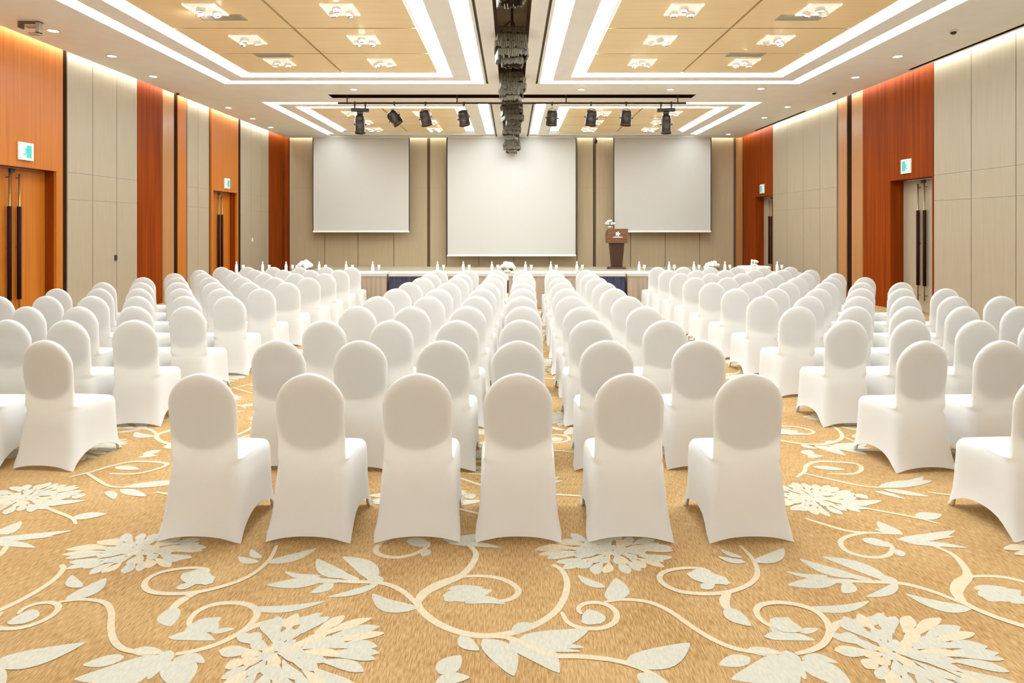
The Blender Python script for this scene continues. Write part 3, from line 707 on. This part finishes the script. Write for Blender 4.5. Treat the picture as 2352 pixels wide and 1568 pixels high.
for (a, b_), l_ in zip(dl, dn):
    x, y = C(a, b_); r = thing('downlight', 'small round downlight in the white ceiling, ' + l_, 'downlight', (x, y, HC), 0, 'small downlights in the white ceiling')
    p = MB(); p.lathe([(.085, -.004), (.085, -.001)], n=24); p.lathe([(.095, -.001), (.095, -.012), (.082, -.012), (.080, -.005)], n=24); p.build('trim_ring', M['white'], r, True)
    p = MB(); p.lathe([(.062, -.0055), (.062, -.0085)], n=20); p.build('lamp', M['lamps'], r)
for (a, b_, l_) in ((408, 212, 'small dark dome camera under the ceiling at the left wall'), (1916, 211, 'small dark dome camera under the ceiling at the right wall'), (2190, 70, 'dark ceiling sensor near the right wall')):
    x, y = C(a, b_); r = thing('dome_camera', l_, 'camera', (x, y, HC))
    p = MB(); p.lathe([(.07, -.001), (.07, -.02), (.05, -.025)], n=20); p.build('mount', M['white'], r, True)
    p = MB(); p.lathe([(.045, -.02), (.042, -.045), (.025, -.062), (.004, -.066)], n=18); p.build('dome', M['black'], r, True)
x, y = C(72, 50)
r = thing('ceiling_bracket', 'grey angled bracket hanging from the ceiling near the left wall', 'bracket', (x, y, HC))
p = MB(); p.box(-.17, .15, -.05, .05, -.02, -.001); p.box(-.17, -.14, -.05, .05, -.10, -.02); p.build('plate', M['groove'], r)
p = MB(); p.box(-.07, .10, -.04, .04, -.09, -.055); p.box(.09, .14, -.04, .04, -.18, -.02); p.box(-.02, .14, -.04, .04, -.20, -.165); p.build('arm', M['grille'], r)
r = thing('wall_spotlight', 'tiny dark spotlight high on the back wall beside the right screen', 'spotlight', ((1368 - 1176) / 66., 22.6, HC))
p = MB(); p.tube([(0, 0, -.001), (0, 0, -.08)], .012, 8); p.build('stem', M['black'], r)
p = MB(); p.lathe([(.03, .05), (.045, 0), (.045, -.08), (.03, -.08)], n=14, xf=Matrix.Rotation(R(35), 4, 'X'), c=(0, 0, -.12)); p.build('head', M['black'], r, True)

# ------------------------------------------------------------------ exit signs
def sign(x, inward, y, z, label):
    r = thing('exit_sign', label, 'exit sign', (x, y, z))
    p = MB(); X = sorted((0, inward * .035)); p.box(X[0], X[1], -.16, .16, -.145, .145); p.build('housing', M['white'], r, bevel=.006)
    p = MB(); X = sorted((inward * .035, inward * .039)); p.box(X[0], X[1], -.145, .145, -.13, .13); fc = p.build('face', M['signface'], r)
    p = MB(); X = sorted((inward * .039, inward * .042)); p.box(X[0], X[1], .0, .10, -.10, .10); p.build('doorway_symbol', M['signcyan'], fc)
    # running figure
    p = MB(); xx = inward * .0425; g = inward
    def seg(a, b_, wd):
        a = Vector(a); b_ = Vector(b_); d = (b_ - a).normalized(); n_ = Vector((-d.y, d.x)) * wd
        q = [a + n_, b_ + n_, b_ - n_, a - n_]; p.add([(xx, t_[0], t_[1]) for t_ in q], [(0, 1, 2, 3)])
    seg((.02, .045), (-.01, -.01), .016); seg((-.01, -.01), (.035, -.045), .011); seg((.035, -.045), (.03, -.09), .010); seg((-.01, -.01), (-.045, -.05), .011); seg((-.045, -.05), (-.085, -.05), .010)
    seg((.015, .04), (-.04, .03), .009); seg((-.04, .03), (-.05, -.005), .008); seg((.02, .04), (.06, .01), .009)
    p.add([(xx, .03 + .018 * math.cos(k * math.pi / 4), .075 + .018 * math.sin(k * math.pi / 4)) for k in range(8)], [tuple(range(8))])
    p.build('running_figure', M['signcyan'], fc)
sign(XL, 1, 10.72, 2.98, 'lit white exit sign above the nearer left door')
sign(XL, 1, 18.30, 2.95, 'lit white exit sign above the farther left door')
sign(XR, -1, 13.36, 2.98, 'lit white exit sign above the nearer right door')
sign(XR, -1, 21.05, 2.96, 'lit white exit sign above the farther right door')
# wall plates
for (x, y, z, l_) in ((XL, 13.18, 1.12, 'small dark wall switch on the left beige panels'), (XL, 20.1, 1.34, 'small white wall plate on the far left beige panels')):
    p = MB(); p.box(0, .012, -.04, .04, -.055, .055); o = p.build('wall_switch', M['white'] if 'white' in l_ else M['bronze']); o.location = (x, y, z); tag(o, l_, 'switch')
